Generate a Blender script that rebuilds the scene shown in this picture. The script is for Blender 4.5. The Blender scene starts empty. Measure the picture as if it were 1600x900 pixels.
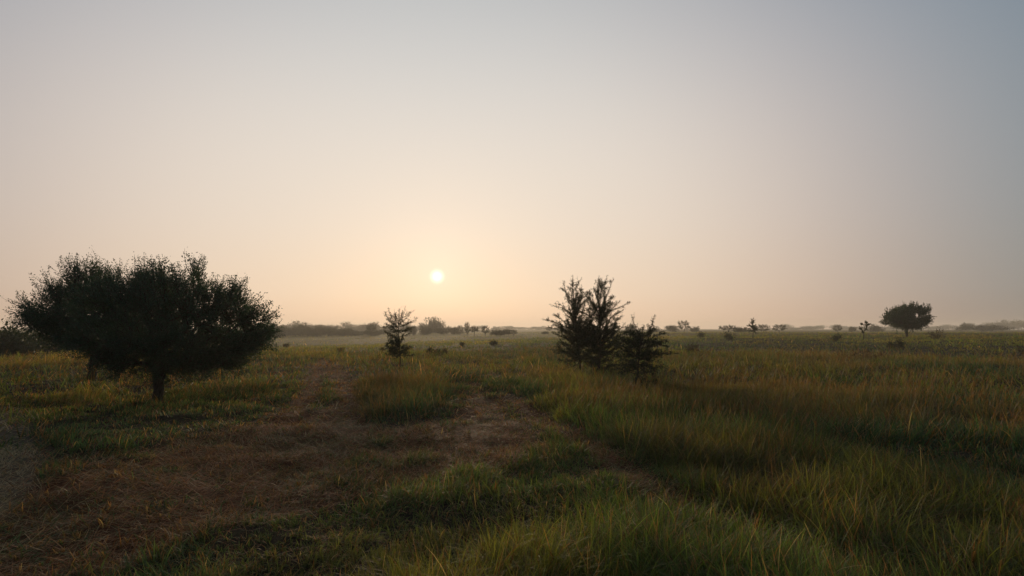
import bpy, math
import numpy as np
from mathutils import Vector, Matrix

# ------------------------------------------------------------------ camera, sky, sun, exposure
sc = bpy.context.scene
COL = sc.collection
H = 2.2                                   # eye height above the soil
LENS = 20.0
FPX = LENS / 36 * 1600                    # focal length in photograph pixels
TILT = math.atan(63 / FPX)
cam_d = bpy.data.cameras.new('camera'); cam = bpy.data.objects.new('camera', cam_d); COL.objects.link(cam)
cam_d.lens = LENS; cam_d.sensor_width = 36; cam_d.clip_start = 0.05; cam_d.clip_end = 6000
cam.location = (0, 0, H); cam.rotation_euler = (math.pi / 2 + TILT, 0, 0)
sc.camera = cam
RC = Matrix.Rotation(math.pi / 2 + TILT, 3, 'X')
SUN = (RC @ Vector((683 - 800, 450 - 432, -FPX))).normalized()
SUN_EL = math.asin(SUN.z); SUN_AZ = math.atan2(SUN.x, SUN.y)      # azimuth clockwise from +Y

sc.view_settings.view_transform = 'Standard'; sc.view_settings.look = 'None'
sc.view_settings.exposure = 0.0; sc.view_settings.gamma = 1.0; sc.view_settings.use_curve_mapping = False
cy = sc.cycles
cy.use_denoising = True; cy.max_bounces = 6; cy.diffuse_bounces = 3; cy.glossy_bounces = 2
cy.transmission_bounces = 4; cy.volume_bounces = 1; cy.transparent_max_bounces = 8
cy.use_light_tree = True; cy.use_adaptive_sampling = False

world = bpy.data.worlds.new('World'); sc.world = world; world.use_nodes = True
nt = world.node_tree; nt.nodes.clear()
def N(t, kind, **kw):
    n = t.nodes.new(kind)
    for k, v in kw.items(): setattr(n, k, v)
    return n
def mth(t, op, a, b=None, c=None, clamp=False):
    n = t.nodes.new('ShaderNodeMath'); n.operation = op; n.use_clamp = clamp
    for i, x in enumerate((a, b, c)):
        if x is None: continue
        if isinstance(x, (int, float)): n.inputs[i].default_value = x
        else: t.links.new(x, n.inputs[i])
    return n.outputs[0]
def ramp(t, fac, stops, interp='EASE'):
    n = t.nodes.new('ShaderNodeValToRGB'); n.color_ramp.interpolation = interp
    el = n.color_ramp.elements
    while len(el) > 1: el.remove(el[-1])
    el[0].position = stops[0][0]; el[0].color = (*stops[0][1], 1)
    for p, c in stops[1:]:
        e = el.new(p); e.color = (*c, 1)
    if fac is not None: t.links.new(fac, n.inputs[0])
    return n.outputs[0]
def mixc(t, fac, a, b, mode='MIX'):
    n = t.nodes.new('ShaderNodeMix'); n.data_type = 'RGBA'; n.blend_type = mode
    for s, x in ((n.inputs[0], fac), (n.inputs[6], a), (n.inputs[7], b)):
        if isinstance(x, (int, float)): s.default_value = x
        elif isinstance(x, tuple): s.default_value = (*x, 1)
        else: t.links.new(x, s)
    return n.outputs[2]
def lin(r, g, b):
    f = lambda c: (c / 255 / 12.92) if c <= 10 else ((c / 255 + .055) / 1.055) ** 2.4
    return (f(r), f(g), f(b))

sky = N(nt, 'ShaderNodeTexSky', sky_type='NISHITA', sun_disc=False)
sky.sun_elevation = SUN_EL; sky.sun_rotation = SUN_AZ; sky.altitude = 200
sky.air_density = 1.0; sky.dust_density = 3.0; sky.ozone_density = 1.5
tc = N(nt, 'ShaderNodeTexCoord')
dot = N(nt, 'ShaderNodeVectorMath', operation='DOT_PRODUCT'); nt.links.new(tc.outputs['Generated'], dot.inputs[0])
dot.inputs[1].default_value = SUN
ang = mth(nt, 'MULTIPLY', mth(nt, 'ARCCOSINE', mth(nt, 'MINIMUM', dot.outputs['Value'], 1.0)), 180 / math.pi)
sep = N(nt, 'ShaderNodeSeparateXYZ'); nt.links.new(tc.outputs['Generated'], sep.inputs[0])
elev = mth(nt, 'MULTIPLY', mth(nt, 'ARCSINE', sep.outputs['Z']), 180 / math.pi)
# milky dawn air: scattered light falls off with the angle from the sun
aure = ramp(nt, mth(nt, 'DIVIDE', ang, 90.0), [
    (0.000, lin(246, 241, 231)), (0.06, lin(243, 237, 226)), (0.16, lin(241, 235, 224)), (0.27, lin(237, 230, 219)),
    (0.38, lin(214, 207, 201)), (0.48, lin(181, 181, 182)), (0.58, lin(144, 157, 165)), (0.70, lin(118, 134, 148)), (1.0, lin(88, 106, 128))], 'B_SPLINE')
low = ramp(nt, mth(nt, 'DIVIDE', mth(nt, 'MAXIMUM', elev, 0.0), 40.0), [
    (0.0, (0.93, 0.69, 0.54)), (0.08, (.95, 0.78, 0.65)), (0.25, (.94, 0.855, 0.80)), (0.45, (.91, .875, .87)), (0.65, (.78, .81, .87)), (0.85, (.64, .71, .80)), (1.0, (.64, .71, .80))], 'B_SPLINE')
milk = mixc(nt, 1.0, aure, low, 'MULTIPLY')
STR = 0.10
milk = mixc(nt, 1.0, milk, (1 / STR, 1 / STR, 1 / STR), 'MULTIPLY')
# the sun's veiled disc
disc = mth(nt, 'POWER', mth(nt, 'SUBTRACT', 1.0, mth(nt, 'DIVIDE', ang, 0.95, clamp=True), clamp=True), 1.9)
halo = mth(nt, 'MULTIPLY', mth(nt, 'POWER', 2.718, mth(nt, 'DIVIDE', ang, -2.6)), 0.07)
dsum = mth(nt, 'ADD', mth(nt, 'MULTIPLY', disc, 1.3), halo)
cmb = N(nt, 'ShaderNodeCombineColor')
for i, k in enumerate((1.0, 0.95, 0.82)):
    nt.links.new(mth(nt, 'MULTIPLY', dsum, k / STR), cmb.inputs[i])
tot = mixc(nt, 0.95, sky.outputs[0], milk)
add = mixc(nt, 1.0, tot, cmb.outputs[0], 'ADD')
bg = N(nt, 'ShaderNodeBackground'); bg.inputs[1].default_value = STR
nt.links.new(add, bg.inputs[0])
wo = N(nt, 'ShaderNodeOutputWorld'); nt.links.new(bg.outputs[0], wo.inputs[0])

sl = bpy.data.lights.new('sun', 'SUN'); sun = bpy.data.objects.new('sun', sl); COL.objects.link(sun)
sl.energy = 2.5; sl.angle = math.radians(9); sl.color = (1.0, 0.76, 0.50)
sun.rotation_euler = (-SUN).to_track_quat('-Z', 'Y').to_euler(); sun.location = SUN * 50

HAZE_DENSITY = 0.00052; HAZE_ANISO = 0.36; HAZE_COLOR = (0.97, 0.91, 0.80)

# ------------------------------------------------------------------ helpers
RNG = np.random.default_rng(7)
_perm = np.random.default_rng(3).random((256, 256))
def vnoise(x, y):
    xi = np.floor(x).astype(int); yi = np.floor(y).astype(int)
    fx = x - xi; fy = y - yi
    fx = fx * fx * (3 - 2 * fx); fy = fy * fy * (3 - 2 * fy)
    g = lambda a, b: _perm[a & 255, b & 255]
    return (g(xi, yi) * (1 - fx) + g(xi + 1, yi) * fx) * (1 - fy) + (g(xi, yi + 1) * (1 - fx) + g(xi + 1, yi + 1) * fx) * fy
def fbm(x, y, s, o=3, seed=0):
    v = 0; a = 1; t = 0; c, sn = math.cos(0.6 + seed), math.sin(0.6 + seed)
    x, y = (x * c - y * sn) / s + 17.3 * seed, (x * sn + y * c) / s + 9.1 * seed
    for _ in range(o):
        v = v + a * vnoise(x, y); t += a; a *= 0.5; x = x * 2.03 + 5.7; y = y * 2.03 + 3.3
    return v / t
def sstep(a, b, x):
    t = np.clip((x - a) / (b - a), 0, 1); return t * t * (3 - 2 * t)
def g(u, v):
    """ground point seen at photograph pixel (u, v)"""
    d = RC @ Vector((u - 800, 450 - v, -FPX)); k = H / -d.z
    return (d.x * k, d.y * k)
def X(u, D): return (u - 800) * D * math.cos(TILT) / FPX
def Zv(v, D): return H + D * math.tan(math.atan((450 - v) / FPX) + TILT)

def seg_dist(x, y, pts):
    best = np.full(np.shape(x), 1e9)
    for (ax, ay), (bx, by) in zip(pts[:-1], pts[1:]):
        dx, dy = bx - ax, by - ay; L = dx * dx + dy * dy + 1e-9
        t = np.clip(((x - ax) * dx + (y - ay) * dy) / L, 0, 1)
        best = np.minimum(best, np.hypot(x - ax - t * dx, y - ay - t * dy))
    return best
def poly_sd(x, y, pts):
    inside = np.zeros(np.shape(x), bool)
    q = pts + [pts[0]]
    for (ax, ay), (bx, by) in zip(q[:-1], q[1:]):
        c = ((ay > y) != (by > y)) & (x < (bx - ax) * (y - ay) / ((by - ay) if by != ay else 1e-9) + ax)
        inside ^= c
    d = seg_dist(x, y, q)
    return np.where(inside, d, -d)

BARE = [g(*p) for p in [(-500, 920), (-400, 770), (-150, 742), (0, 735), (140, 716), (330, 678), (440, 644), (474, 612), (484, 580), (500, 562),
        (536, 572), (556, 600), (556, 632), (572, 664), (640, 668), (705, 650), (712, 622), (735, 598), (775, 612), (815, 645), (862, 700),
        (800, 728), (700, 738), (610, 762), (480, 796), (330, 832), (215, 872), (150, 905)]] + [(-3.2, 3.2), (-6, 2.0), (-9, 1.5)]
STRIP = [g(*p) for p in [(462, 640), (490, 606), (503, 584), (516, 594), (524, 612), (514, 628), (484, 644)]]
TRENCH = [g(*p) for p in [(790, 618), (850, 655), (930, 700), (1000, 748), (1100, 798), (1230, 850)]]
PALE = [g(*p) for p in [(8, 640), (22, 690), (20, 740), (-20, 790), (-80, 830)]]
RUTS = [[g(*p) for p in [(-250, 860), (0, 792), (200, 738), (350, 698), (440, 662), (478, 625), (490, 600), (497, 570)]],
        [g(*p) for p in [(-100, 930), (130, 850), (330, 785), (480, 728), (552, 690), (556, 650), (545, 610), (528, 578)]]]
MOUND = [g(*p) for p in [(540, 640), (560, 600), (640, 588), (700, 600), (702, 640), (640, 662), (570, 660)]]

def fields(x, y):
    """bare: flattened straw 0-1; tall: how tall the grass stands 0-1"""
    d = np.hypot(x, y)
    wob = (fbm(x, y, 1.1, 3, 1) - .5) * np.clip(d * .06, .5, 1.0)
    bare = sstep(-.22, .30, poly_sd(x, y, BARE) + wob)
    bare = bare * (1 - sstep(-.15, .2, poly_sd(x, y, STRIP) + wob * .4))
    islands = sstep(.66, .74, fbm(x, y, .9, 2, 5))
    bare = bare * (1 - .75 * islands)
    rut = 1 - sstep(.18, .50, np.minimum(seg_dist(x, y, RUTS[0]), seg_dist(x, y, RUTS[1])) + wob * .2)
    bare = np.maximum(bare * .82, rut * sstep(-.8, .1, poly_sd(x, y, BARE)))
    tr = 1 - sstep(.12, .42, seg_dist(x, y, TRENCH) + wob * .25)
    bare = np.maximum(bare, .75 * tr)
    pale = 1 - sstep(.15, .5, seg_dist(x, y, PALE) + wob * .2)
    # side of the trench line
    tx = np.interp(y, [p[1] for p in TRENCH[::-1]], [p[0] for p in TRENCH[::-1]])
    tall = sstep(.15, 1.2, x - tx + wob * .3)
    tall = tall * np.where(d < 7.5, sstep(5.5, 8.2, d), 1)
    tall = np.maximum(tall, .8 * sstep(-.2, .5, poly_sd(x, y, MOUND)))
    tall = np.maximum(tall, .5 * sstep(20, 32, d))
    tall = np.maximum(tall, .6 * sstep(18.5, 25, d) * sstep(.8, 2.0, -poly_sd(x, y, BARE)) * (x < 0))
    tall = tall * (1 - .6 * (1 - sstep(1.2, 3.0, np.hypot(x - X(625, 28), y - 27))) )
    return bare, tall, pale

def height(x, y):
    x = np.asarray(x, float); y = np.asarray(y, float)
    d = np.hypot(x, y) + 1e-6
    z = (fbm(x, y, 3.2, 3, 2) - .5) * .22 * sstep(3, 8, d)
    z += (fbm(x, y, 16, 2, 3) - .5) * .5 * sstep(10, 30, d)
    z += (fbm(x, y, .7, 2, 4) - .5) * .14 * (1 - sstep(20, 40, d))
    az = np.degrees(np.arctan2(x, y))
    rise = np.interp(az, [-60, -25, -15, -8, 0, 8, 20, 45, 70], [-1.5, -1.7, -1.4, -.8, -.2, .15, .65, 1.0, 1.0])
    z += rise * sstep(50, 140, d) * (1 - np.where(rise > 0, sstep(190, 330, d), sstep(600, 1100, d))) * (y > 0)
    z += (fbm(x, y, 60, 2, 6) - .5) * .9 * sstep(60, 150, d) * (1 - sstep(200, 330, d))
    return z

def srf_mesh(name, V, F, cols=None, mats=(), smooth=True):
    me = bpy.data.meshes.new(name)
    V = np.ascontiguousarray(V, np.float32); F = np.ascontiguousarray(F, np.int32)
    k = F.shape[1]
    me.vertices.add(len(V)); me.vertices.foreach_set('co', V.ravel())
    me.loops.add(F.size); me.loops.foreach_set('vertex_index', F.ravel())
    me.polygons.add(len(F)); me.polygons.foreach_set('loop_start', np.arange(0, F.size, k, dtype=np.int32))
    if not smooth: me.polygons.foreach_set('use_smooth', np.zeros(len(F), bool))
    me.update(calc_edges=True)
    if cols is not None:
        a = me.color_attributes.new('Col', 'FLOAT_COLOR', 'POINT')
        c = np.ones((len(V), 4), np.float32); c[:, :3] = cols
        a.data.foreach_set('color', c.ravel())
    for m in mats: me.materials.append(m)
    return me
def link(name, me, parent=None, loc=None):
    o = bpy.data.objects.new(name, me); COL.objects.link(o)
    if parent: o.parent = parent
    if loc is not None: o.location = loc
    return o
def thing(name, label, cat, loc, group=None, rz=0.0, sc_=(1, 1, 1)):
    o = bpy.data.objects.new(name, None); COL.objects.link(o)
    o.empty_display_size = .3
    o.location = loc; o.rotation_euler = (0, 0, rz); o.scale = sc_
    o['label'] = label; o['category'] = cat
    if group: o['group'] = group
    return o

# ------------------------------------------------------------------ materials
def mat(name):
    m = bpy.data.materials.new(name); m.use_nodes = True; t = m.node_tree; t.nodes.clear()
    return m, t
def foliage_mat(name, tint=None, attr=True, transl=.35, rough=.6, noise_scale=8.0, lo=.7, hi=1.3):
    m, t = mat(name)
    if attr:
        a = N(t, 'ShaderNodeAttribute', attribute_name='Col').outputs['Color']
    else:
        geo = N(t, 'ShaderNodeObjectInfo')
        tcn = N(t, 'ShaderNodeTexCoord')
        ns = N(t, 'ShaderNodeTexNoise'); ns.inputs['Scale'].default_value = noise_scale; ns.inputs['Detail'].default_value = 3
        t.links.new(tcn.outputs['Object'], ns.inputs['Vector'])
        f = mth(t, 'MULTIPLY_ADD', ns.outputs[0], hi - lo, lo)
        cc = N(t, 'ShaderNodeVectorMath', operation='SCALE'); cc.inputs[0].default_value = tint
        t.links.new(f, cc.inputs['Scale']); a = cc.outputs[0]
        # a little yellowing in patches
        n2 = N(t, 'ShaderNodeTexNoise'); n2.inputs['Scale'].default_value = noise_scale * .35
        t.links.new(tcn.outputs['Object'], n2.inputs['Vector'])
        yl = mth(t, 'MULTIPLY', mth(t, 'SUBTRACT', n2.outputs[0], .5, clamp=True), 3.0, clamp=True)
        a = mixc(t, yl, a, (tint[0] * 1.9, tint[1] * 1.35, tint[2] * .8))
    d = N(t, 'ShaderNodeBsdfPrincipled'); d.inputs['Roughness'].default_value = rough
    d.inputs['Specular IOR Level'].default_value = .25
    t.links.new(a, d.inputs['Base Color'])
    tr = N(t, 'ShaderNodeBsdfTranslucent')
    tcol = mixc(t, 1.0, a, (1.5, 1.35, .6), 'MULTIPLY'); t.links.new(tcol, tr.inputs[0])
    mx = N(t, 'ShaderNodeMixShader'); mx.inputs[0].default_value = transl
    t.links.new(d.outputs[0], mx.inputs[1]); t.links.new(tr.outputs[0], mx.inputs[2])
    o = N(t, 'ShaderNodeOutputMaterial'); t.links.new(mx.outputs[0], o.inputs[0])
    return m
def bark_mat(name, c1, c2):
    m, t = mat(name)
    tcn = N(t, 'ShaderNodeTexCoord'); mp = N(t, 'ShaderNodeMapping'); mp.inputs['Scale'].default_value = (14, 14, 3)
    t.links.new(tcn.outputs['Object'], mp.inputs[0])
    ns = N(t, 'ShaderNodeTexNoise'); ns.inputs['Scale'].default_value = 2.5; ns.inputs['Detail'].default_value = 6
    t.links.new(mp.outputs[0], ns.inputs['Vector'])
    c = ramp(t, ns.outputs[0], [(.3, c1), (.7, c2)], 'LINEAR')
    d = N(t, 'ShaderNodeBsdfPrincipled'); d.inputs['Roughness'].default_value = .9
    d.inputs['Specular IOR Level'].default_value = .15
    t.links.new(c, d.inputs['Base Color'])
    b = N(t, 'ShaderNodeBump'); b.inputs['Strength'].default_value = .6; b.inputs['Distance'].default_value = .03
    t.links.new(ns.outputs[0], b.inputs['Height']); t.links.new(b.outputs[0], d.inputs['Normal'])
    o = N(t, 'ShaderNodeOutputMaterial'); t.links.new(d.outputs[0], o.inputs[0])
    return m
M_GRASS = foliage_mat('grass_blades', transl=.40, rough=.62)
M_STRAW = foliage_mat('dry_straw', transl=.15, rough=.7)
M_LEAF = foliage_mat('acacia_leaf', (.036, .078, .046), False, .22, .55, 2.0)
M_LEAF2 = foliage_mat('sapling_leaf', (.030, .044, .020), False, .30, .6, 3.0)
M_LEAF_FAR = foliage_mat('woodland_leaf', (.038, .056, .024), False, .22, .7, .7, .6, 1.4)
M_SHRUB = foliage_mat('shrub_leaf', (.040, .046, .022), False, .25, .7, 2.0)
M_BRUSH = foliage_mat('dry_brush', (.085, .060, .032), False, .15, .8, 2.0)
M_BARK = bark_mat('bark', (.028, .022, .016), (.085, .068, .05))

def ground_mat():
    m, t = mat('ground')
    a = N(t, 'ShaderNodeAttribute', attribute_name='Col')
    tcn = N(t, 'ShaderNodeTexCoord')
    n1 = N(t, 'ShaderNodeTexNoise'); n1.inputs['Scale'].default_value = 9; n1.inputs['Detail'].default_value = 7; n1.inputs['Roughness'].default_value = .7
    mp = N(t, 'ShaderNodeMapping'); mp.inputs['Rotation'].default_value = (0, 0, .5); mp.inputs['Scale'].default_value = (1, 3.5, 1)
    t.links.new(tcn.outputs['Object'], mp.inputs[0])
    t.links.new(mp.outputs[0], n1.inputs['Vector'])
    n2 = N(t, 'ShaderNodeTexNoise'); n2.inputs['Scale'].default_value = 60; n2.inputs['Detail'].default_value = 4
    t.links.new(mp.outputs[0], n2.inputs['Vector'])
    n3 = N(t, 'ShaderNodeTexNoise'); n3.inputs['Scale'].default_value = .06; n3.inputs['Detail'].default_value = 5
    mp3 = N(t, 'ShaderNodeMapping'); mp3.inputs['Scale'].default_value = (.5, 1.6, 1)
    t.links.new(tcn.outputs['Object'], mp3.inputs[0]); t.links.new(mp3.outputs[0], n3.inputs['Vector'])
    f = mth(t, 'ADD', mth(t, 'MULTIPLY', n1.outputs[0], .9), mth(t, 'MULTIPLY', n2.outputs[0], .6))
    f = mth(t, 'ADD', f, mth(t, 'MULTIPLY', mth(t, 'SUBTRACT', n3.outputs[0], .5), .9))
    cc = N(t, 'ShaderNodeVectorMath', operation='SCALE'); t.links.new(a.outputs['Color'], cc.inputs[0]); t.links.new(f, cc.inputs['Scale'])
    d = N(t, 'ShaderNodeBsdfPrincipled'); d.inputs['Roughness'].default_value = 1.0; d.inputs['Specular IOR Level'].default_value = .05
    t.links.new(cc.outputs[0], d.inputs['Base Color'])
    b = N(t, 'ShaderNodeBump'); b.inputs['Strength'].default_value = .7; b.inputs['Distance'].default_value = .03
    t.links.new(f, b.inputs['Height']); t.links.new(b.outputs[0], d.inputs['Normal'])
    o = N(t, 'ShaderNodeOutputMaterial'); t.links.new(d.outputs[0], o.inputs[0])
    return m

# ------------------------------------------------------------------ ground, one sheet to the horizon
def make_ground():
    r = np.concatenate([[0.0], np.geomspace(.4, 1400, 380)]); A = 720
    th = np.linspace(0, 2 * np.pi, A, endpoint=False)
    R, T = np.meshgrid(r[1:], th, indexing='ij')
    x = np.concatenate([[0], (R * np.sin(T)).ravel()]); y = np.concatenate([[0], (R * np.cos(T)).ravel()])
    z = height(x, y)
    bare, tall, pale = fields(x, y)
    z = z - .05 * bare - .04 * sstep(.9, 1.0, bare)
    c_soil = np.array([.050, .036, .020]); c_red = np.array([.17, .062, .026]); c_pale = np.array([.20, .15, .10])
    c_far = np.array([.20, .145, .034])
    d = np.hypot(x, y)
    wr = fbm(x, y, .8, 3, 8)
    c = c_soil * (.8 + .5 * wr[:, None])
    c = c * (1 - bare[:, None]) + c_red * (.6 + .8 * wr[:, None]) * bare[:, None]
    c = c * (1 - pale[:, None] * .85) + c_pale * pale[:, None] * .85
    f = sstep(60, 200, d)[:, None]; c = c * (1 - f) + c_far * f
    n = len(r) - 1
    i = np.arange(n - 1)[:, None] * A + 1; j = np.arange(A)[None]; j2 = (j + 1) % A
    F = np.stack([i + j, i + A + j, i + A + j2, i + j2], -1).reshape(-1, 4)
    F = F[:, ::-1]
    # the hub as quads
    jj = np.arange(0, A, 2); hub = np.stack([np.zeros_like(jj), 1 + jj, 1 + (jj + 1) % A, 1 + (jj + 2) % A], -1)[:, ::-1]
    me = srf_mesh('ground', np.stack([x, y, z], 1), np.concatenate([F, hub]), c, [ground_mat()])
    o = link('ground', me); o['kind'] = 'structure'
    return o
make_ground()

# ------------------------------------------------------------------ grass
def blades(P, h, w, az, lean, bend, segs, cb, ct, tipw=.12, fan=None):
    n = len(P); t = np.linspace(0, 1, segs + 1)
    dx, dy = np.sin(az), np.cos(az)
    th = lean[:, None] + bend[:, None] * ((t[:-1] + t[1:]) / 2)[None]
    ds = (h / segs)[:, None]
    hor = np.concatenate([np.zeros((n, 1)), np.cumsum(np.sin(th) * ds, 1)], 1)
    ver = np.concatenate([np.zeros((n, 1)), np.cumsum(np.cos(th) * ds, 1)], 1)
    ver = np.maximum(ver, 0.0)
    C = np.stack([P[:, 0:1] + dx[:, None] * hor, P[:, 1:2] + dy[:, None] * hor, P[:, 2:3] + ver], -1)
    fa = az + np.pi / 2 + RNG.normal(0, .7, n)
    S = np.stack([np.sin(fa), np.cos(fa), np.zeros(n)], -1)[:, None, :]
    ww = (w[:, None] * (1 - (1 - tipw) * t[None] ** 1.7))[:, :, None] * .5
    V = np.stack([C - S * ww, C + S * ww], 2)          # n, segs+1, 2, 3
    tt = t[None, :, None, None]
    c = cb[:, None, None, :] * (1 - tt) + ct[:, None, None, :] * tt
    c = np.broadcast_to(c, V.shape)
    base = np.arange(n)[:, None] * (2 * (segs + 1)) + np.arange(segs)[None] * 2
    F = np.stack([base, base + 1, base + 3, base + 2], -1).reshape(-1, 4)
    return V.reshape(-1, 3), F, c.reshape(-1, 3)
class Acc:
    def __init__(s): s.V = []; s.F = []; s.C = []; s.n = 0
    def add(s, V, F, C=None):
        s.V.append(V); s.F.append(F + s.n); s.n += len(V)
        if C is not None: s.C.append(C)
    def mesh(s, name, mats):
        return srf_mesh(name, np.concatenate(s.V), np.concatenate(s.F), np.concatenate(s.C) if s.C else None, mats)

GREEN = np.array([.086, .142, .032]); TEAL = np.array([.045, .100, .045]); YEL = np.array([.172, .178, .038])
STRAWC = np.array([.32, .23, .11]); RED = np.array([.280, .105, .035]); BROWN = np.array([.150, .080, .032])
def mixv(a, b, f): return a * (1 - f[:, None]) + b * f[:, None]
def sector(n, r0, r1, half=56):
    """points in a fan ahead of the camera, even per square metre"""
    r = np.sqrt(RNG.random(n) * (r1 * r1 - r0 * r0) + r0 * r0); a = np.radians(RNG.uniform(-half, half, n))
    return r * np.sin(a), r * np.cos(a)
def blade_cols(x, y, n, tall, dryf):
    big = fbm(x, y, 4.5, 3, 11); big2 = fbm(x, y * .55, 9.0, 3, 12); cl = fbm(x, y, .55, 2, 13)
    c = mixv(GREEN, YEL, sstep(.47, .68, big) * .85)
    c = mixv(c, TEAL[None], sstep(.45, .60, big2) * .8)
    c = c * (.55 + .9 * cl[:, None])
    dry = RNG.random(n) < dryf
    dc = mixv(mixv(STRAWC[None], BROWN[None], RNG.random(n)), RED[None] * .9, RNG.random(n) * .55)
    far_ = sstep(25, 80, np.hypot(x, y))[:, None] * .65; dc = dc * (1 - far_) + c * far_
    c = np.where(dry[:, None], dc, c)
    c = np.where((RNG.random(n) < .012)[:, None], STRAWC * 1.5, c)
    c = c * (1 + (RNG.uniform(.5, 1.5, n) - 1) * (1 - .6 * sstep(30, 110, np.hypot(x, y))))[:, None]
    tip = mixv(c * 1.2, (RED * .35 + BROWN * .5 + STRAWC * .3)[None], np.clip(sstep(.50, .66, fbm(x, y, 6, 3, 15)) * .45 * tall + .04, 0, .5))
    return c * .55, tip * 1.1  # blade foot darkened in colour to imitate occlusion between blades

def grass_zone(acc, ntuft, per, r0, r1, w, segs, hs=1.0, spread=.10):
    tx, ty = sector(ntuft, r0, r1)
    bare, tall, pale = fields(tx, ty)
    keep = RNG.random(ntuft) > np.clip(bare * .80 + pale * .8, 0, 1)
    tx, ty, bare, tall = tx[keep], ty[keep], bare[keep], tall[keep]
    d = np.hypot(tx, ty)
    cl = fbm(tx, ty, 1.5, 3, 21); cl2 = fbm(tx, ty, .45, 2, 22); wave = fbm(tx * .6, ty, 3.5, 3, 23)
    keep = RNG.random(len(tx)) < np.clip(.45 + 1.9 * (cl2 - .25), .4, 1)
    tx, ty, bare, tall, cl, cl2, wave, d = (q[keep] for q in (tx, ty, bare, tall, cl, cl2, wave, d))
    hh = (.13 + .38 * tall) * (.35 + 1.3 * sstep(.3, .72, cl)) * (.55 + .9 * wave) * RNG.uniform(.7, 1.25, len(tx))
    hh = hh * (1 + .35 * (1 - sstep(5.5, 8, d)) * (1 - bare)) * (1 - .70 * bare) + .045
    lush = d < 8                                    # long floppy leaves close to the camera
    hh = hh * (1 + .75 * sstep(-2.8, 1.2, tx) * (1 - sstep(6, 9.5, d)) * (1 - .7 * tall))
    hh = np.minimum(hh, .5 + .1 * cl)
    k = per; n = len(tx) * k
    rep = lambda q: np.repeat(q, k)
    ang_ = RNG.uniform(0, 2 * np.pi, n); rad = np.abs(RNG.normal(0, 1, n)) * spread * (.6 + rep(hh) * 1.4)
    x = rep(tx) + np.sin(ang_) * rad; y = rep(ty) + np.cos(ang_) * rad
    z = height(x, y) - .02
    flow = 2 * np.pi * fbm(x, y, 3.0, 2, 31)
    az = ang_ + RNG.normal(0, .5, n)
    az = np.where(RNG.random(n) < .35, flow * 2 + RNG.normal(0, .4, n), az)
    h = rep(hh) * RNG.uniform(.45, 1.25, n) * hs
    lean = np.abs(RNG.normal(.18, .16, n)) + rad * 1.2
    bend = np.abs(RNG.normal(.8, .55, n)) * np.where(rep(d) < 12, 1.4, .8)
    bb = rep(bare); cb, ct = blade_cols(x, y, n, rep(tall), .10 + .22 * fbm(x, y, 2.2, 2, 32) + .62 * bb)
    gold_backlight = 1 + np.array([1.2, .85, .2]) * sstep(35, 120, np.hypot(x, y))[:, None] + np.array([.60, .30, .05]) * (sstep(13, 26, np.hypot(x, y)) * sstep(6, -4, x))[:, None]; cb, ct = cb * gold_backlight, ct * gold_backlight  # backlight put into far grass colour; left midground is golden brown by itself
    lean = lean + .5 * bb * RNG.random(n)
    br_ = RNG.random(n) < .16
    bend = np.where(br_, RNG.uniform(1.4, 2.4, n), bend); lean = np.where(br_, lean + .25, lean)
    ww = w * RNG.uniform(.5, 1.6, n)
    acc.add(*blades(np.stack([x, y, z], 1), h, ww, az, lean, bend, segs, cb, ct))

def grass_object(name, zones, seed=0):
    a = Acc()
    for z in zones: grass_zone(a, *z)
    o = link(name, a.mesh(name, [M_GRASS])); o['kind'] = 'stuff'
    return o
o = grass_object('meadow_grass', [(9500, 15, 2.2, 6.0, .0068, 5, 1.0, .07), (16000, 13, 6.0, 12, .0095, 4, 1.0, .09), (19000, 10, 12, 24, .017, 3, 1.0, .13)])
o['label'] = 'tufted green and straw coloured grass standing around the trampled ground'; o['category'] = 'grass'
o = grass_object('distant_grass', [(24000, 7, 24, 55, .028, 2, 1.0, .25), (30000, 6, 55, 130, .05, 2, 1.0, .6), (42000, 5, 130, 360, .09, 2, 1.0, 1.5)])
o['label'] = 'hazy olive grassland stretching out towards the horizon'; o['category'] = 'grass'

# seed-headed stalks of the tall grass
def stalks(n, r0, r1, w):
    x, y = sector(n, r0, r1); bare, tall, pale = fields(x, y)
    p = tall * sstep(.46, .60, fbm(x, y, 2.6, 3, 41))
    k = RNG.random(n) < p; x, y = x[k], y[k]; m = len(x)
    h = RNG.uniform(.45, .85, m) * (.7 + .6 * fbm(x, y, 1.5, 2, 42))
    c = mixv(YEL[None] * .8, STRAWC[None] * .7, RNG.random(m)); tipc = mixv(RED[None] * .35 + BROWN[None] * .5, STRAWC[None] * .7, RNG.random(m))
    az = 2.2 + RNG.normal(0, .8, m)
    P = np.stack([x, y, height(x, y)], 1); lean = RNG.uniform(.02, .22, m); bend = RNG.uniform(.05, .5, m)
    out = [blades(P, h, np.full(m, w), az, lean, bend, 3, c * .8, tipc, .5)]
    for q in range(3):                                # the loose ear
        f = .72 + .08 * q
        tp = P.copy(); hor = np.sin(lean + bend * f * .5) * h * f; tp[:, 0] += np.sin(az) * hor; tp[:, 1] += np.cos(az) * hor
        tp[:, 2] += np.cos(lean + bend * f * .5) * h * f
        out.append(blades(tp, h * .16, np.full(m, w * 1.7), az + RNG.normal(0, 1.2, m), RNG.uniform(.2, .8, m), RNG.uniform(0, .5, m), 1, tipc, tipc * 1.1, .3))
    return out
a = Acc()
for args in ((4000, 4.5, 10, .005), (11000, 10, 22, .008), (10000, 22, 50, .012)):
    for q in stalks(*args): a.add(*q)
o = link('tall_grass', a.mesh('tall_grass', [M_GRASS])); o['kind'] = 'stuff'
o['label'] = 'reddish seed heads of the tall grass on the right of the field'; o['category'] = 'grass'

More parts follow.
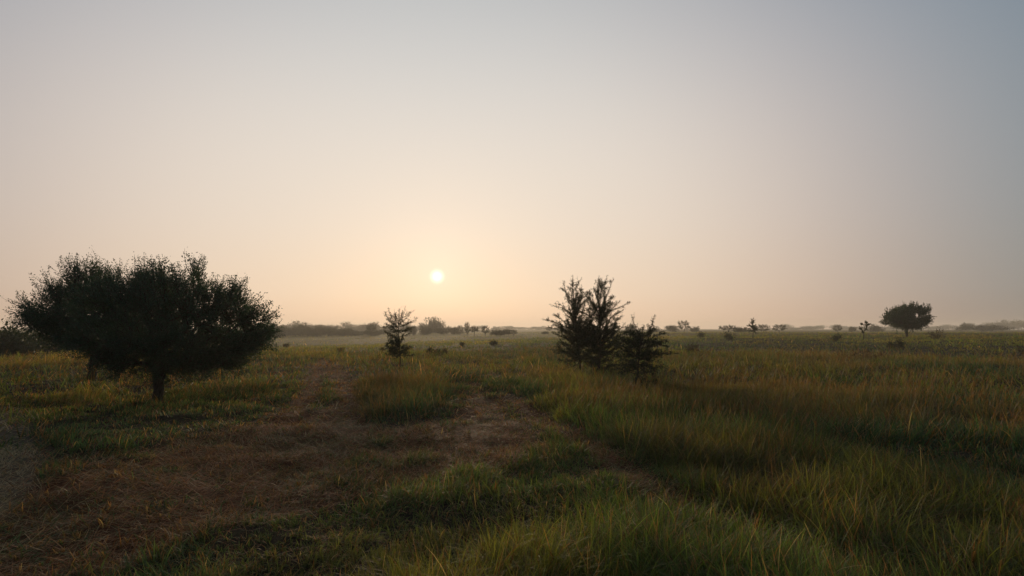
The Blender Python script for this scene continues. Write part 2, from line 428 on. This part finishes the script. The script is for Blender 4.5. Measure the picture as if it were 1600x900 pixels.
# flattened straw on the trampled ground
def litter(acc, n, r0, r1, L, w):
    x, y = sector(n, r0, r1, 60); bare, tall, pale = fields(x, y)
    k = RNG.random(n) < np.clip(.12 + bare + pale, 0, 1); x, y, bare = x[k], y[k], bare[k]; m = len(x)
    z = height(x, y) - .05 * bare + .004 + RNG.random(m) ** 2 * .05
    az = 1.05 + (fbm(x, y, 2.0, 2, 51) - .5) * 5 + RNG.normal(0, .7, m) + np.where(RNG.random(m) < .5, np.pi, 0)
    pt = fbm(x, y, 1.6, 3, 52)
    c = mixv(RED[None] * 1.15, STRAWC[None] * .95, sstep(.38, .85, pt * .5 + RNG.random(m) * .5))
    c = np.where((RNG.random(m) < .10 + .22 * (pt > .6))[:, None], GREEN * .9, c) * RNG.uniform(.5, 1.5, m)[:, None]
    c = np.where((RNG.random(m) < .03 + .5 * pale[k])[:, None], STRAWC * 1.5, c)
    h = L * RNG.uniform(.4, 1.5, m)
    lean = np.clip(RNG.normal(1.32, .22, m), .7, 1.62); bend = RNG.uniform(-.2, .5, m)
    acc.add(*blades(np.stack([x, y, z], 1), h, w * RNG.uniform(.6, 1.4, m), az, lean, bend, 2, c, c * 1.1))
a = Acc()
litter(a, 90000, 2.2, 7, .16, .0045); litter(a, 120000, 7, 14, .20, .008); litter(a, 70000, 14, 34, .3, .018)
o = link('dry_straw', a.mesh('dry_straw', [M_STRAW])); o['kind'] = 'stuff'
o['label'] = 'flattened reddish straw covering the trampled track'; o['category'] = 'straw'

# ------------------------------------------------------------------ trees
def unit(v): return v / (np.linalg.norm(v, axis=-1, keepdims=True) + 1e-9)
class Tree:
    def __init__(s, seed):
        s.r = np.random.default_rng(seed); s.V = []; s.F = []; s.n = 0; s.TV = []; s.TF = []; s.tn = 0
        s.lp = []; s.ld = []; s.ll = []; s.lw = []
    def tube(s, pts, rad, sides=6, twig=False):
        pts = np.asarray(pts, float); k = len(pts)
        rad = np.broadcast_to(rad, k)
        tan = unit(np.gradient(pts, axis=0)); ref = np.array([1., .13, .07]) if abs(tan[:, 0]).mean() < .7 else np.array([0., .1, 1.])
        A = unit(np.cross(tan, ref)); B = np.cross(tan, A)
        a = np.linspace(0, 2 * np.pi, sides, endpoint=False)
        V = pts[:, None] + (A[:, None] * np.cos(a)[None, :, None] + B[:, None] * np.sin(a)[None, :, None]) * rad[:, None, None]
        i = np.arange(k - 1)[:, None] * sides; j = np.arange(sides)[None]; j2 = (j + 1) % sides
        F = np.stack([i + j, i + j2, i + sides + j2, i + sides + j], -1).reshape(-1, 4)
        if twig: s.TV.append(V.reshape(-1, 3)); s.TF.append(F + s.tn); s.tn += k * sides
        else: s.V.append(V.reshape(-1, 3)); s.F.append(F + s.n); s.n += k * sides
    def path(s, p, d, L, n, up=0., jit=.1):
        d = unit(np.asarray(d, float)); out = [np.asarray(p, float)]
        for _ in range(n):
            d = unit(d + np.array([0, 0, up / n]) + s.r.normal(0, jit / math.sqrt(n), 3)); out.append(out[-1] + d * L / n)
        return np.array(out)
    def leaves(s, pts, n, l, w, spread=.03, along=.4, up=.2):
        pts = np.asarray(pts); t = s.r.random(n) ** .8 * (len(pts) - 1); i = np.minimum(t.astype(int), len(pts) - 2); f = (t - i)[:, None]
        p = pts[i] * (1 - f) + pts[i + 1] * f + s.r.normal(0, spread, (n, 3))
        d = unit(unit(pts[i + 1] - pts[i]) * along + s.r.normal(0, .6, (n, 3)) + np.array([0, 0, up]))
        s.lp.append(p); s.ld.append(d); s.ll.append(l * s.r.uniform(.6, 1.4, n)); s.lw.append(w * s.r.uniform(.7, 1.3, n))
    def leaf_arrays(s):
        p = np.concatenate(s.lp); d = np.concatenate(s.ld); l = np.concatenate(s.ll)[:, None]; w = np.concatenate(s.lw)[:, None]
        sd = unit(np.cross(d, s.r.normal(0, 1, p.shape))); up = np.cross(sd, d) * .18
        V = np.stack([p, p + d * l * .5 + sd * w * .5 + up * l * .3, p + d * l, p + d * l * .5 - sd * w * .5 + up * l * .3], 1)
        F = np.arange(len(p) * 4).reshape(-1, 4)
        return V.reshape(-1, 3), F
    def meshes(s, name, leafm):
        wood = srf_mesh(name + '_wood', np.concatenate(s.V), np.concatenate(s.F), None, [M_BARK])
        LV, LF = s.leaf_arrays(); 
        if s.TV:
            TV = np.concatenate(s.TV); TF = np.concatenate(s.TF)
            me = srf_mesh(name + '_crown', np.concatenate([LV, TV]), np.concatenate([LF, TF + len(LV)]), None, [leafm, M_BARK])
            mi = np.zeros(len(LF) + len(TF), np.int32); mi[len(LF):] = 1; me.polygons.foreach_set('material_index', mi)
        else: me = srf_mesh(name + '_crown', LV, LF, None, [leafm])
        return wood, me
    def grow(s, targets, base, trunk_top, step=.35, r0=.13, tw=.022, expo=.42, up=.12, jit=.05):
        """limbs reach for every target from the nearest wood already grown"""
        nodes = [np.asarray(base, float)]; par = [-1]
        m = max(3, int(np.linalg.norm(np.subtract(trunk_top, base)) / .25))
        for i in range(1, m + 1):
            f = i / m; nodes.append(np.asarray(base) * (1 - f) + np.asarray(trunk_top) * f + s.r.normal(0, .02, 3)); par.append(len(nodes) - 2)
        start = len(nodes) - 1; hub = nodes[-1]
        order = np.argsort(np.linalg.norm(targets - hub, axis=1)); chains = []; depth = [0] * len(nodes); ends = []
        for ti in order:
            t = targets[ti]; A = np.array(nodes[start:]); dep = np.array(depth[start:])
            cost = np.linalg.norm(A - t, axis=1) + dep * .35
            # prefer wood that lies inward of the target
            cost = cost + .8 * np.maximum(0, np.linalg.norm(A - hub, axis=1) - np.linalg.norm(t - hub) + .1)
            i = int(np.argmin(cost)) + start
            p0 = nodes[i]; L = np.linalg.norm(t - p0); n = max(2, int(L / step))
            pd = unit(p0 - nodes[par[i]]) if par[i] >= 0 else np.array([0, 0, 1.])
            c = p0 + pd * L * .35 + np.array([0, 0, up * L]); prev = i; ch = [i]
            for k in range(1, n + 1):
                f = k / n; q = p0 * (1 - f) ** 2 + c * 2 * f * (1 - f) + t * f * f + s.r.normal(0, jit, 3) * (k < n)
                nodes.append(q); par.append(prev); depth.append(depth[i] + 1); prev = len(nodes) - 1; ch.append(prev)
            chains.append(ch); ends.append(prev)
        cnt = np.zeros(len(nodes))
        for e in ends:
            k = e
            while k >= 0: cnt[k] += 1; k = par[k]
        tot = cnt[0]; rad = lambda i: max(tw * .5, r0 * (cnt[i] / tot) ** expo)
        nodes = np.array(nodes)
        tr = list(range(0, start + 1)); rr = np.array([r0 * (1.35 if i == 0 else 1.0) for i in tr]); s.tube(nodes[tr], rr, 9)
        for ch in chains:
            rr = np.array([rad(i) for i in ch]); rr[0] = min(rr[0], rr[1] * 1.3)
            s.tube(nodes[ch], rr, 6 if rr[0] > .03 else 4)
        return nodes, ends, chains

def umbrella_tree(seed, rx, ry, zc, up, dn, hub, nt, twl, leaf, nleaf, r0, wide_left=0., leafm=None, ntw=6, spray=1.0, skew=0., extra=(), gaps=0.):
    """acacia: a dense flattened dome of sprays; coordinates relative to the foot of the trunk"""
    T = Tree(seed); r = T.r; pts = []
    cx, cy_ = hub[0], hub[1]
    while len(pts) < nt:
        v = unit(r.normal(0, 1, 3)); f = r.random() ** .28
        lump = .76 + .46 * vnoise(np.array([v[0] * 3.4 + 11 + seed]), np.array([v[1] * 3.2 + v[2] * 4 + 7]))[0]
        flat = 1.0 if v[2] > 0 else (.72 + .28 * (1 - abs(v[2])))
        p = np.array([cx + v[0] * rx * f * lump * flat, cy_ + v[1] * ry * f * lump * flat, zc + v[2] * (up if v[2] > 0 else dn) * f * lump])
        if v[2] < 0:
            aa = r.uniform(0, 2 * np.pi); rho = r.random() ** .42; e_ = (.88 + .2 * vnoise(np.array([math.cos(aa) * 2 + 9]), np.array([math.sin(aa) * 2 + seed]))[0])
            p = np.array([cx + math.cos(aa) * rx * rho * e_, cy_ + math.sin(aa) * ry * rho * e_, zc - dn * (1 - .75 * rho ** 3.5) * r.random() ** .5])
        p[2] += skew * (p[0] - cx) * (p[2] > zc)
        if p[2] < .95: continue
        if gaps and vnoise(np.array([p[0] * 1.5 + p[2] * 1.1 + seed]), np.array([p[1] * 1.3 - p[2] * 1.7 + p[0] * .6 + 40]))[0] < gaps * (.5 + .9 * f * (v[2] > -.1)): continue
        pts.append(p)
    pts = np.array(list(pts) + [np.array(e) for e in extra])
    nodes, ends, chains = T.grow(pts, (0, 0, -.15), (hub[0] * .3, hub[1] * .3, hub[2]), .4, r0, .018, .44, .15, .05)
    ctr = np.array([cx, cy_, zc - dn * .4])
    for ch in chains:
        e = nodes[ch[-1]]
        for q in range(ntw):
            b = nodes[ch[-1 - (q % min(3, len(ch)))]]
            out = unit((e - ctr) / np.array([rx, ry, up])); d = unit(out * 1.0 + r.normal(0, .55, 3) + np.array([0, 0, (.45 if e[2] > zc else .05) * spray]))
            pth = T.path(b, d, twl * r.uniform(.45, 1.5), 4, .25 * spray, .2)
            T.tube(pth, np.linspace(.008, .003, 5), 3, True)
            T.leaves(pth, nleaf, leaf[0], leaf[1], .035)
    return T.meshes('acacia', leafm or M_LEAF)

def plant(name, label, cat, x, y, wood, crown, group=None, rz=0., s=1., sz=None, parts=('trunk', 'crown'), dz=0.):
    z = float(height(x, y)) + dz
    t = thing(name, label, cat, (x, y, z), group, rz, (s, s, sz or s))
    link(parts[0], wood, t); link(parts[1], crown, t)
    return t

# front acacia (trunk at 248,610) and its neighbour behind left (trunk at 145,575)
w1, c1 = umbrella_tree(101, 2.5, 2.7, 2.32, 1.72, 1.35, (.42, .2, .9), 760, .56, (.058, .028), 30, .15, gaps=.24,
    extra=[(-1.9 + .16 * i, .3 * (i % 3 - 1), 3.25 + .06 * i + .12 * (i % 2)) for i in range(12)] + [(2.75 + .06 * i, .3 * (i % 3 - 1), 2.15 + .16 * (i % 5)) for i in range(9)] + [(2.3 + .1 * i, .2 * (i % 3), 1.35 + .08 * i) for i in range(6)])
plant('acacia_tree', 'large dense dark umbrella tree with its trunk on the near left grass', 'tree', X(248, 17.5), 17.5, w1, c1)
w2, c2 = umbrella_tree(102, 2.45, 2.8, 2.75, 1.95, 1.15, (.85, 0, 1.4), 700, .70, (.068, .032), 26, .17, gaps=.24,
    extra=[(-2.2 - .09 * i, .3 * (i % 3 - 1), 2.75 + .13 * (i % 4)) for i in range(9)] + [(-1.6 - .1 * i, .2, 3.5 - .06 * i) for i in range(8)])
plant('acacia_tree', 'dark spreading tree half hidden behind the large umbrella tree, its twigs reaching furthest left', 'tree', X(145, 24), 24, w2, c2)

# leader trees: a straight stem with side branches
def leader_tree(seed, Hh, branches, lean=(0, 0), stem=.05, leafm=None, leaf=(.05, .025), dens=60, sub=5, subl=.3, upc=.2, spread=.03, jit=.38):
    """branches: rows of (z, azimuth, length, elevation degrees, leafiness)"""
    T = Tree(seed); r = T.r
    zs = np.linspace(0, 1, 12); st = np.stack([lean[0] * zs + .04 * np.sin(zs * 7), lean[1] * zs + .04 * np.cos(zs * 6), Hh * zs - .15], 1)
    T.tube(st, np.linspace(stem, .008, 12), 7)
    for (z, az, L, el, lf) in branches:
        f = z / Hh; p = np.array([np.interp(f, zs, st[:, k]) for k in range(3)])
        e = math.radians(el); d = np.array([math.sin(az) * math.cos(e), math.cos(az) * math.cos(e), math.sin(e)])
        pth = T.path(p, d, L, 6, upc, jit); rb = max(.008, stem * .34 * (L / 1.2) ** .6)
        T.tube(pth, np.linspace(rb, .005, 7), 5)
        T.leaves(pth[1:], int(dens * L * lf), leaf[0], leaf[1], spread)
        for q in range(int(sub * max(1, L))):
            k = r.integers(1, 6); dd = unit(pth[k + 1] - pth[k]) * .9 + r.normal(0, .55, 3) + np.array([0, 0, .15])
            tw = T.path(pth[k] + (pth[k + 1] - pth[k]) * r.random(), dd, subl * r.uniform(.5, 1.5) * (1 - .08 * k), 3, upc * .5, .2)
            T.tube(tw, np.linspace(.007, .003, 4), 3, True)
            T.leaves(tw, int(dens * subl * lf * .9), leaf[0], leaf[1], spread)
    T.leaves(st[6:], int(dens * Hh * .25), leaf[0], leaf[1], spread)
    return T.meshes('leader', leafm or M_LEAF2)
rr = np.random.default_rng(55)
def fan(n, z0, z1, l0, l1, e0, e1, lf, jit=.12, zp=1.0):
    out = []
    for i in range(n):
        f = ((i + rr.random() * .6) / n) ** zp; az = rr.uniform(0, 2 * np.pi)
        out.append((z0 + (z1 - z0) * f, az, (l0 + (l1 - l0) * f) * rr.uniform(.5, 1.22), e0 + (e1 - e0) * f + rr.normal(0, 14), lf))
    return out
# the pair (stems at 905 and 935, tops at 428) and the low spreading one (990,598)
def shoots(n, z0, z1, l0, l1, e0, e1, lf):
    return [(rr.uniform(z0, z1), rr.uniform(0, 2 * np.pi), rr.uniform(l0, l1), rr.uniform(e0, e1), lf) for _ in range(n)]
D = 28.0
br = fan(66, .6, 2.2, 1.5, 1.35, 0, 24, 1.5, zp=.8) + shoots(40, 1.5, 3.5, .8, 1.7, 30, 60, .7) + shoots(9, 2.2, 3.4, 1.1, 1.7, 55, 74, .5) + shoots(16, 3.0, 4.4, .25, .7, 35, 70, .5)
wA, cA = leader_tree(61, Zv(428, D) + .1, br, (-.35, 0), .055, dens=88, sub=6, subl=.30)
plant('young_tree', 'spiky young tree with one narrow peak, left one of the joined pair', 'tree', X(906, D), D, wA, cA)
br = fan(84, .2, 2.1, 1.55, 1.4, 0, 24, 1.5, zp=.8) + shoots(38, 1.4, 3.1, .9, 1.8, 30, 58, .85) + shoots(16, 1.9, 3.1, 1.3, 2.1, 54, 76, .75) + shoots(16, 3.0, 4.4, .3, .8, 35, 70, .6)
wB, cB = leader_tree(62, Zv(431, D) + .1, br, (.2, 0), .065, dens=92, sub=6, subl=.32)
plant('young_tree', 'fuller young tree with several upright tips, right one of the joined pair', 'tree', X(936, D), D + .3, wB, cB)
D = 20.5
br = fan(30, .7, 1.5, .9, 1.1, -5, 18, 1.0, zp=.8) + shoots(26, 1.2, 1.9, .7, 1.2, 8, 40, .9) + shoots(16, 1.4, 2.0, .5, 1.0, 30, 65, .9) + [(1.5, 1.5, 1.35, 14, .8), (1.3, 1.7, 1.4, 4, .6), (1.1, 1.4, 1.25, -4, .5), (1.7, -1.5, 1.0, 20, .8)]
wC, cC = leader_tree(63, Zv(516, D) + .1, br, (.40, 0), .045, dens=80, sub=6, subl=.28, upc=.12)
plant('thorn_bush', 'low spreading thorny tree with bare stem, in front of the spiky pair', 'bush', X(988, D), D, wC, cC)
# middle sapling (625,562)
D = 28.0; rr = np.random.default_rng(9)
br = fan(30, .95, 1.4, .72, .82, -12, 25, 2.4) + fan(24, 1.8, 2.4, .95, 1.0, -2, 14, 1.3) + shoots(10, 2.2, 2.7, .35, .8, 10, 40, .8) \
    + [(2.45, a_, l_, e_, .35) for a_, l_, e_ in ((-1.4, .9, 30), (1.4, .8, 38), (-1.7, .95, 50), (1.7, 1.0, 48), (-1.2, .9, 62), (1.2, 1.0, 64), (.2, .8, 75), (-2.6, .7, 55), (2.6, .7, 60))]
wD, cD = leader_tree(64, Zv(482, D), br, (-.05, 0), .034, dens=52, sub=5, subl=.24, upc=.25, jit=.22)
plant('sapling', 'slender tiered sapling with sparse top, standing alone below the sun', 'tree', X(625, D), D, wD, cD)

# ---- far trees
def round_tree(seed, hh=5.0, w=5.5, nt=90, base=.9, leaf=(.34, .20), nl=16, lobes=5):
    T = Tree(seed); r = T.r
    lc = np.stack([r.normal(0, w * .2, lobes), r.normal(0, w * .2, lobes), r.uniform(hh * .28, hh * .70, lobes)], 1)
    pts = []
    while len(pts) < nt:
        k = r.integers(lobes); v = unit(r.normal(0, 1, 3)); p = lc[k] + v * np.array([w * .28, w * .28, hh * .27]) * r.random() ** .35
        if p[2] > base: pts.append(p)
    pts = np.array(pts)
    nodes, ends, chains = T.grow(pts, (0, 0, -.3), (0, 0, base), .7, .16, .03, .45, .1, .08)
    for ch in chains:
        e = nodes[ch[-1]]
        T.leaves(np.array([e - [0, 0, .1], e + [0, 0, .1]]), nl, leaf[0], leaf[1], .26)
    return T.meshes('round', M_LEAF_FAR)
def shrub(seed, w, hh, n, leaf, m, nl=10):
    T = Tree(seed); r = T.r
    for i in range(n):
        az = r.uniform(0, 2 * np.pi); e = math.radians(r.uniform(25, 85)); L = r.uniform(.5, 1.1)
        d = np.array([math.sin(az) * math.cos(e) * w * .5, math.cos(az) * math.cos(e) * w * .5, math.sin(e) * hh])
        p0 = np.array([r.normal(0, w * .12), r.normal(0, w * .12), -.05]); pth = T.path(p0, d, np.linalg.norm(d) * L, 4, .15, .3)
        T.tube(pth, np.linspace(.014, .005, 5), 3); T.leaves(pth[1:], nl, leaf[0], leaf[1], .05 * hh + .02)
    return T.meshes('shrub', m)
PROT = [round_tree(201, 4.6, 6.0, 170, .15, lobes=8), round_tree(202, 5.2, 4.6, 150, .2, lobes=6), round_tree(203, 3.9, 6.6, 170, .1, lobes=9),
        round_tree(204, 5.6, 5.0, 110, 1.1, (.32, .2), 12, 4)]
UMB = [umbrella_tree(205, 3.2, 3.0, 2.9, 1.2, .9, (.2, .1, 1.6), 130, .7, (.20, .12), 9, .14, leafm=M_LEAF_FAR, ntw=3),
       umbrella_tree(206, 2.9, 2.9, 2.6, 1.5, 1.1, (-.1, .1, 1.0), 130, .6, (.20, .12), 10, .13, leafm=M_LEAF_FAR, ntw=3)]
FR = np.random.default_rng(77)
def far(proto, u, vtop, D, wpx, label, group=None, hnat=5.0, wnat=6.0, name='hazy_tree', cat='tree', basez=None):
    if D >= 120: D = D * (2.1 if D > 400 else 1.65)
    x = X(u, D); z0 = float(height(x, D)); top = Zv(vtop, D)
    sz = (top - z0) * 1.1 / hnat; s = wpx * D / FPX / wnat
    z = z0 - (top - z0) * .1
    t = thing(name, label, cat, (x, D, z), group, FR.uniform(0, 6.28), (s, s, sz))
    link('trunk', proto[0], t); link('crown', proto[1], t)
    return t
# left edge: a darker nearby row
for u, vt, D_, wp, lb in ((6, 492, 48, 85, 'blurred dark green tree cut by the left edge of the view'),
                          (50, 501, 52, 70, 'grey green rounded tree between the left edge and the spreading tree'),
                          (100, 508, 56, 55, 'low dark tree glimpsed beneath the left branches of the spreading tree'),
                          (-40, 496, 62, 70, 'dark tree mostly outside the left edge')):
    if u > -20: far(PROT[FR.integers(3)], u, vt, D_, wp, lb, hnat=4.7)
far(PROT[2], 25, 526, 52, 40, 'low bush in front of the row of trees at the left edge', hnat=4.0, name='bush', cat='bush')
# wood left of the sapling
GW = 'trees of the low wood left of the sapling'
LW = 'hazy rounded tree in the low wood between the umbrella tree and the sapling'
LW2 = 'fainter tree in the back row of the wood left of the sapling'
for i, u in enumerate(np.linspace(395, 600, 20)):
    far(PROT[i % 3], u + FR.normal(0, 3), 505 + 8 * (u > 525) + FR.uniform(-2, 4), 175 + FR.uniform(-15, 15), FR.uniform(20, 32), LW, GW, 4.8)
for i, u in enumerate(np.linspace(380, 675, 20)):
    far(PROT[(i + 1) % 4], u + FR.normal(0, 4), 503.5 + FR.uniform(-2, 3), 330 + FR.uniform(-25, 30), FR.uniform(20, 34), LW2, GW + ', back row', 4.8)
far(PROT[2], 541, 511, 165, 17, 'small domed tree standing clear of the wood, left of the sapling', hnat=4.0)
far(UMB[0], 580, 505, 150, 14, 'taller ragged tree rising from the wood beside the sapling', hnat=4.2)
far(PROT[0], 681, 488, 230, 40, 'big round crowned hazy tree under the sun, tallest on the horizon', hnat=5.4, wnat=6)
GM = 'trees and bushes on the horizon under the sun'
for u, vt, wp, lb in ((645, 508, 22, 'low hazy tree just right of the sapling'), (664, 507, 26, 'hazy tree at the left foot of the big round tree'),
                  (690, 511, 26, 'low hazy tree directly under the big round tree'), (710, 507, 26, 'broad hazy tree at the right foot of the big round tree')):
    far(PROT[FR.integers(3)], u, vt, 170, wp, lb, GM, 4.8)
for u, vt, wp, lb in ((730, 504, 9, 'thin upright tree right of the big round tree'), (741, 509, 14, 'small bushy tree beside the thin upright tree'),
                  (758, 509, 14, 'small peaked tree in the middle of the ragged row'), (776, 513, 16, 'low ragged bush in the row before the gap'),
                  (789, 512, 15, 'ragged bush near the right end of the row'), (802, 515, 14, 'last low bush of the ragged row left of the spiky pair')):
    far(UMB[FR.integers(2)] if wp < 15 else PROT[2], u, vt, 120, wp, lb, GM, 4.2)
GF = 'faint trees of the farthest horizon line'
for i, u in enumerate(np.concatenate([np.linspace(705, 875, 11), np.linspace(1225, 1500, 18)])):
    far(PROT[i % 4], u + FR.normal(0, 4), 509.5 + FR.uniform(-1.5, 2) - (1 if u > 1200 else 0), 470 + FR.uniform(-40, 50), FR.uniform(18, 30),
        'faint grey tree in the farthest line on the horizon ' + ('left of the spiky pair' if u < 1000 else 'at the right'), GF + (' left' if u < 1000 else ' right'), 4.8)
far(PROT[1], 857, 510, 300, 12, 'small faint tree on the horizon just left of the spiky pair', hnat=4.8)
far(PROT[2], 852, 517, 130, 8, 'tiny dark bush on the horizon left of the spiky pair', hnat=4.0, name='bush', cat='bush')
# right of the pair
for pr, u, vt, D_, wp, lb, hn in ((PROT[2], 985, 505, 180, 12, 'small tree showing between the spiky pair and the thorn bush', 4.0), (PROT[0], 1022, 509, 190, 14, 'low tree right behind the thorn bush', 4.6),
        (PROT[1], 1050, 505, 190, 23, 'left one of three hazy trees on the ridge right of the thorn bush', 5.2),
        (UMB[1], 1069, 501, 190, 20, 'tallest of three hazy trees on the ridge, flat topped', 4.3),
        (PROT[0], 1086, 509, 190, 20, 'right and lowest of three hazy trees on the ridge', 4.6), (UMB[0], 1138, 508, 130, 26, 'broad dark bushy tree left of the thin sapling', 4.3),
        (PROT[2], 1156, 510, 140, 20, 'rounded bush touching the left side of the thin sapling', 4.0),
        (UMB[1], 1193, 507, 140, 22, 'low umbrella shaped tree right of the thin sapling', 4.3), (UMB[1], 1217, 507, 150, 22, 'second low umbrella shaped tree right of the thin sapling', 4.3),
        (UMB[1], 1308, 507, 160, 14, 'small round tree alone on the ridge between thin sapling and crooked sapling', 4.3),
        (PROT[1], 1332, 508, 210, 13, 'small grey tree just left of the crooked sapling', 5.2), (PROT[0], 1369, 505, 200, 18, 'grey rounded tree left of the dark umbrella tree', 4.6),
        (PROT[2], 1535, 506, 230, 50, 'long low dark hedge like tree on the right horizon', 4.0), (PROT[1], 1511, 501, 380, 20, 'pale blue domed tree on the right horizon', 5.2),
        (PROT[0], 1557, 499, 420, 30, 'large pale blue dome shaped tree near the right edge', 4.6), (PROT[2], 1593, 499, 420, 40, 'pale blue tree cut by the right edge of the view', 4.0)):
    far(pr, u, vt, D_, wp, lb, None, hn)
# the dark tree on the right
D = 95.0
wE, cE = umbrella_tree(301, 3.3, 3.2, 2.9, 1.4, 1.5, (.3, .1, 1.3), 480, .75, (.16, .09), 20, .2, ntw=4, skew=.14, gaps=.2,
    extra=[(3.3 + .18 * i, .2 * (i % 3), 3.35 + .06 * i + .12 * (i % 2)) for i in range(7)] + [(-3.1 - .15 * i, .2 * (i % 3 - 1), 2.0 + .1 * (i % 3)) for i in range(6)])
x = X(1416, D); t = thing('acacia_tree', 'dark round umbrella tree alone on the right horizon, forked trunk showing', 'tree', (x, D, float(height(x, D))), None, 0, (.93, .93, (Zv(478, D) - float(height(x, D))) / 4.6))
link('trunk', wE, t); link('crown', cE, t)
# thin tiered sapling 1176 and crooked sapling 1350
D = 90.0; hz = Zv(498, D) - float(height(X(1176, D), D))
br = fan(26, hz * .42, hz * .62, 1.1, .9, 0, 20, 1.6) + fan(9, hz * .68, hz * .9, .9, .6, 40, 60, .8)
w, c = leader_tree(65, hz, br, (0, 0), .07, dens=40, sub=3, subl=.4, leaf=(.10, .06))
plant('sapling', 'thin tiered sapling with bare forked top on the ridge', 'tree', X(1176, D), D, w, c)
D = 80.0; hz = Zv(499, D) - float(height(X(1347, D), D))
br = [(hz * .5, -1.5, .8, 40, 2), (hz * .5, 1.5, .9, 50, 2), (hz * .7, 1.5, 1.0, 45, 2.4), (hz * .75, -1.4, .5, 30, 2), (hz * .9, 1.3, .5, 10, 2.4), (hz * .4, .3, .6, 30, 2)]
w, c = leader_tree(66, hz, br, (.5, 0), .06, dens=45, sub=5, subl=.35, leaf=(.12, .07))
plant('sapling', 'crooked leaning sapling with a few leafy tufts, left of the dark umbrella tree', 'tree', X(1347, D), D, w, c)

# shrubs in the field
for (u, v, D_, wm, hm, m, lb) in ((448, 527, 90, 1.8, 1.7, M_SHRUB, 'tiny dark shrub in the field before the wood'),
        (533, 541, 52, 1.0, .8, M_SHRUB, 'small dark shrub in the field left of the sapling'),
        (672, 545, 48, .9, 1.0, M_SHRUB, 'low dark shrub right of the sapling, left end of the clump'), (684, 545, 48, 1.1, .9, M_SHRUB, 'low dark shrub in the middle of the clump right of the sapling'),
        (695, 545, 48, 1.0, .9, M_SHRUB, 'low dark shrub at the right end of the clump beside the sapling'), (722, 532, 75, .9, .9, M_SHRUB, 'tiny dark shrub under the thin upright tree'),
        (772, 535, 75, 2.6, 1.3, M_SHRUB, 'wide hazy shrub under the last bushes of the ragged row'), (1083, 540, 50, 2.2, 1.1, M_BRUSH, 'twiggy low shrub in the field right of the thorn bush'),
        (1140, 528, 85, 2.6, 1.8, M_SHRUB, 'dark bush under the broad bushy tree'), (1391, 536, 60, 1.0, .9, M_SHRUB, 'small dark shrub left below the umbrella tree'),
        (1405, 534, 60, 1.4, 1.3, M_SHRUB, 'rounded dark shrub at the foot of the umbrella tree'), (1461, 526, 85, 3.2, 2.2, M_BRUSH, 'brown twiggy bush right of the umbrella tree'),
        (1345, 552, 40, 3.6, 1.1, M_BRUSH, 'wide dry brushy shrub in the right field below the crooked sapling'), (1305, 524, 80, 2.0, 1.4, M_SHRUB, 'dark bush under the lone round tree on the ridge'),
        (1600, 545, 45, 2.2, 1.3, M_BRUSH, 'dry twiggy shrub cut by the right edge'), (1095, 523, 100, 1.8, 1.5, M_SHRUB, 'small dark bush below the three hazy trees')):
    k_ = .58 if u < 800 else .9
    w, c = shrub(int(u), wm * k_, hm * k_, 34, (.09 + D_ * .0008, .05 + D_ * .0006), m, 12)
    plant('shrub', lb, 'shrub', X(u, D_), D_, w, c, parts=('stems', 'foliage'))

# ------------------------------------------------------------------ haze
def make_haze():
    me = bpy.data.meshes.new('haze'); s = 1450; z0, z1 = -3.0, 15.0
    V = [(x, y, z) for z in (z0, z1) for x, y in ((-s, -s), (s, -s), (s, s), (-s, s))]
    me.from_pydata(V, [], [(3, 2, 1, 0), (4, 5, 6, 7), (0, 1, 5, 4), (1, 2, 6, 5), (2, 3, 7, 6), (3, 0, 4, 7)])
    m, t = mat('haze')
    p = N(t, 'ShaderNodeVolumePrincipled'); p.inputs['Density'].default_value = HAZE_DENSITY
    p.inputs['Color'].default_value = (*HAZE_COLOR, 1); p.inputs['Anisotropy'].default_value = HAZE_ANISO
    o = N(t, 'ShaderNodeOutputMaterial'); t.links.new(p.outputs[0], o.inputs['Volume'])
    me.materials.append(m); ob = link('haze', me); ob['kind'] = 'stuff'
    ob['label'] = 'thin warm morning haze over the plain'; ob['category'] = 'haze'
make_haze()
